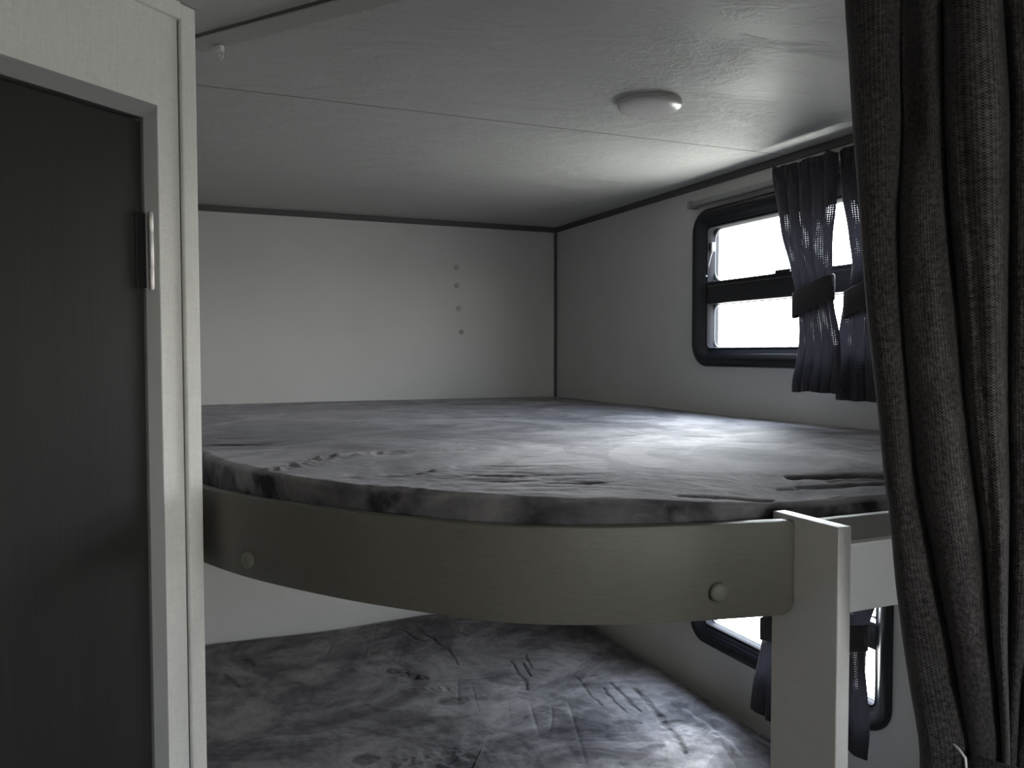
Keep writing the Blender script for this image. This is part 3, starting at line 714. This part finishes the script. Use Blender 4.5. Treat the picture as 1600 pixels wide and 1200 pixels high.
# tie-back band and its hook
bm = bmesh.new(); uvl = bm.loops.layers.uv.new('UVMap')
bp = [(.008, -.003), (.012, -.013), (.020, -.0175), (.035, -.019), (.055, -.020), (.075, -.019), (.095, -.015), (.108, -.006), (.112, .006), (.104, .016), (.075, .020), (.04, .019), (.016, .014), (.008, .004)]
NB = len(bp); ringb = []
for zo, g in ((-.358, 0), (-.3595, .0015), (-.378, .0022), (-.396, .0015), (-.398, 0)):
    ringb.append([bm.verts.new((*ckp(1.05*a+(g if a > .06 else -g), 1.1*b+(-g if b < 0 else g)-.002), H+zo*1.05+.0015*sin(i*1.3))) for i, (a, b) in enumerate(bp)])
for A, B in zip(ringb, ringb[1:]):
    for i in range(NB):
        j = (i+1) % NB; f = bm.faces.new((A[i], A[j], B[j], B[i]))
        for lp in f.loops: c_ = lp.vert.co; lp[uvl].uv = (c_.x*.8-c_.y*.6, c_.z)
tie = obj('tie_back', bm, m_band, big, True)
md = tie.modifiers.new('thickness', 'SOLIDIFY'); md.thickness = .0022; md.offset = 1
tie.modifiers.new('smooth', 'SUBSURF').render_levels = 2
bm = bmesh.new()
tube(bm, [(*ckp(-.004, -.014), H-.371), (*ckp(.002, -.0205), H-.373), (*ckp(.0070, -.0235), H-.3785), (*ckp(.0080, -.024), H-.3885), (*ckp(.0080, -.024), H-.418)], .0012, 8)
o = obj('hook', bm, m_plastic, tie, True); o['label'] = 'pale bent plastic hook edge'

# ------------------------------------------------------------ window curtains
def wcurtain(zoff, rows, folds, zt, zb, label, seed, tie_z, group, tie_span, plane=1.290, amp=.013, sgn=-1, hemvar=.004):
    top = rows[0]; root = empty('window_curtain', (plane, (top[1]+top[2])/2, H+zoff+zt), label, 'curtain', group)
    rws = []
    for r in rows:
        z, a, b = r; rws.append((z+zoff, *[-(a+(b-a)*k/folds) for k in range(folds+1)]))
    def prof(k, t, z, wdt):
        zz = z-zoff; tg = math.exp(-((zz-tie_z)/.045)**2); A = amp*(.75+.5*nz(k*3.3+seed, zz*2, 1))*(1-.6*tg)
        top_g = sstep(.33, .40, zz)
        d = -A*sin(pi*t)**.8*(1-.25*top_g) + .003*nz(k*2+t*2+seed, zz*14, 3)
        d += .004*top_g*nz(k*9.1+t*7, zz*30, seed)
        ds = .0035*nz(k*1.7+t, zz*9, seed)*(1-tg)
        return d, ds
    o = cloth('cloth', (plane, 0), (0, -1), (1, 0), rws, folds*22, 120, zt+zoff, zb+zoff, prof, m_wcloth, root)
    # uneven hem and heading
    import random
    for v_ in o.data.vertices:
        zl = v_.co.z + wloc(root).z - H - zoff
        if zl < zb+.03: v_.co.z += hemvar*nz(v_.co.y*22+seed, 1, 0)*(1-(zl-zb)/.03)
        if zl > zt-.02: v_.co.z += .009*nz(v_.co.y*38+seed, 3, 0)*((zl-zt+.02)/.02)
    # heading tape ruffle behind and the tie band
    ya, yb = tie_span; bm = bmesh.new(); uvl_ = bm.loops.layers.uv.new('UVMap'); n_ = 40; rg = []
    for zz, g in ((tie_z-.026, 0), (tie_z-.025, .001), (tie_z, .0016), (tie_z+.025, .001), (tie_z+.026, 0)):
        row = []
        for i in range(n_):
            a = 2*pi*i/n_; cy = (ya+yb)/2+((yb-ya)/2+g)*math.copysign(abs(cos(a))**.7, cos(a)); cx = plane-.004+(.0125+g)*math.copysign(abs(sin(a))**.8, sin(a))
            tilt = -.30*(cy-(ya+yb)/2)
            row.append(bm.verts.new((cx, cy, H+zoff+zz+tilt)))
        rg.append(row)
    for A, B in zip(rg, rg[1:]):
        for i in range(n_):
            j = (i+1) % n_; f = bm.faces.new((A[i], A[j], B[j], B[i]))
            for lp in f.loops: c_ = lp.vert.co; lp[uvl_].uv = (c_.y, c_.z)
    tb_ = obj('tie_band', bm, m_band, root, True)
    md = tb_.modifiers.new('thickness', 'SOLIDIFY'); md.thickness = .0012; md.offset = 1
    return root
UL = [(0.412, 1.487, 1.287), (0.400, 1.481, 1.289), (0.337, 1.467, 1.286), (0.290, 1.457, 1.289), (0.250, 1.448, 1.296), (0.210, 1.432, 1.300), (0.176, 1.417, 1.299), (0.146, 1.408, 1.297), (0.095, 1.395, 1.295), (0.063, 1.391, 1.285), (0.021, 1.391, 1.276), (-0.025, 1.398, 1.271), (-0.066, 1.415, 1.271), (-0.095, 1.411, 1.271)]  # visible curtain edges in these tables were unprojected from image pixels
UR = [(0.420, 1.305, 1.093), (0.400, 1.304, 1.093), (0.322, 1.301, 1.098), (0.265, 1.287, 1.108), (0.182, 1.269, 1.133), (0.155, 1.275, 1.141), (0.130, 1.286, 1.143), (0.108, 1.290, 1.141), (0.060, 1.298, 1.133), (0.021, 1.304, 1.123), (-0.087, 1.310, 1.108), (-0.105, 1.309, 1.108)]
wcurtain(0, UL, 5, .412, -.086, 'short charcoal curtain at the upper window, left one of its pair, tied in the middle', 1.3, .117, 'curtains at the upper window', (1.293, 1.405), plane=1.278)
wcurtain(0, UR, 5, .418, -.100, 'short charcoal curtain at the upper window, right one of the pair, half hidden', 6.1, .117, 'curtains at the upper window', (1.141, 1.283), plane=1.302, amp=.008)
LL = [(.42, 1.60, 1.38), (.30, 1.57, 1.37), (.20, 1.535, 1.365), (.120, 1.513, 1.360), (.088, 1.509, 1.360), (.035, 1.523, 1.360), (-.031, 1.542, 1.360), (-.067, 1.549, 1.358), (-.118, 1.556, 1.355), (-.125, 1.553, 1.355)]
LR = [(.42, 1.33, 1.09), (.30, 1.34, 1.150), (.227, 1.345, 1.192), (.178, 1.345, 1.208), (.124, 1.345, 1.206), (.121, 1.345, 1.212), (.053, 1.345, 1.203), (-.026, 1.345, 1.194), (-.080, 1.345, 1.198)]
wcurtain(-.742, LL, 4, .412, -.112, 'short charcoal curtain at the lower window, left of the white post', 9.4, .117, 'curtains at the lower window', (1.362, 1.512))
wcurtain(-.742, LR, 3, .412, -.078, 'short charcoal curtain at the lower window, right of the white post', 12.7, .150, 'curtains at the lower window', (1.204, 1.343))

# curtain rails above the windows
for zoff, lb in ((0, 'grey curtain rail on the wall above the upper window'), (-.742, 'grey curtain rail on the wall above the lower window')):
    root = empty('curtain_rail', (WX-.012, 1.45, H+.39+zoff), lb, 'curtain rail')
    bm = add_box(bmesh.new(), WX-.024, WX-.010, 1.04, 1.840, .3865+zoff, .3885+zoff); add_box(bm, WX-.024, WX-.021, 1.04, 1.840, .3865+zoff, .400+zoff, .0008); add_box(bm, WX-.013, WX-.010, 1.04, 1.840, .3865+zoff, .400+zoff)
    obj('rail', bm, m_rod, root)
    for y in (1.845, 1.06):
        bm = add_box(bmesh.new(), WX-.028, WX, y-.006, y+.006, .384+zoff, .404+zoff, .002); obj('bracket', bm, m_rod, root)
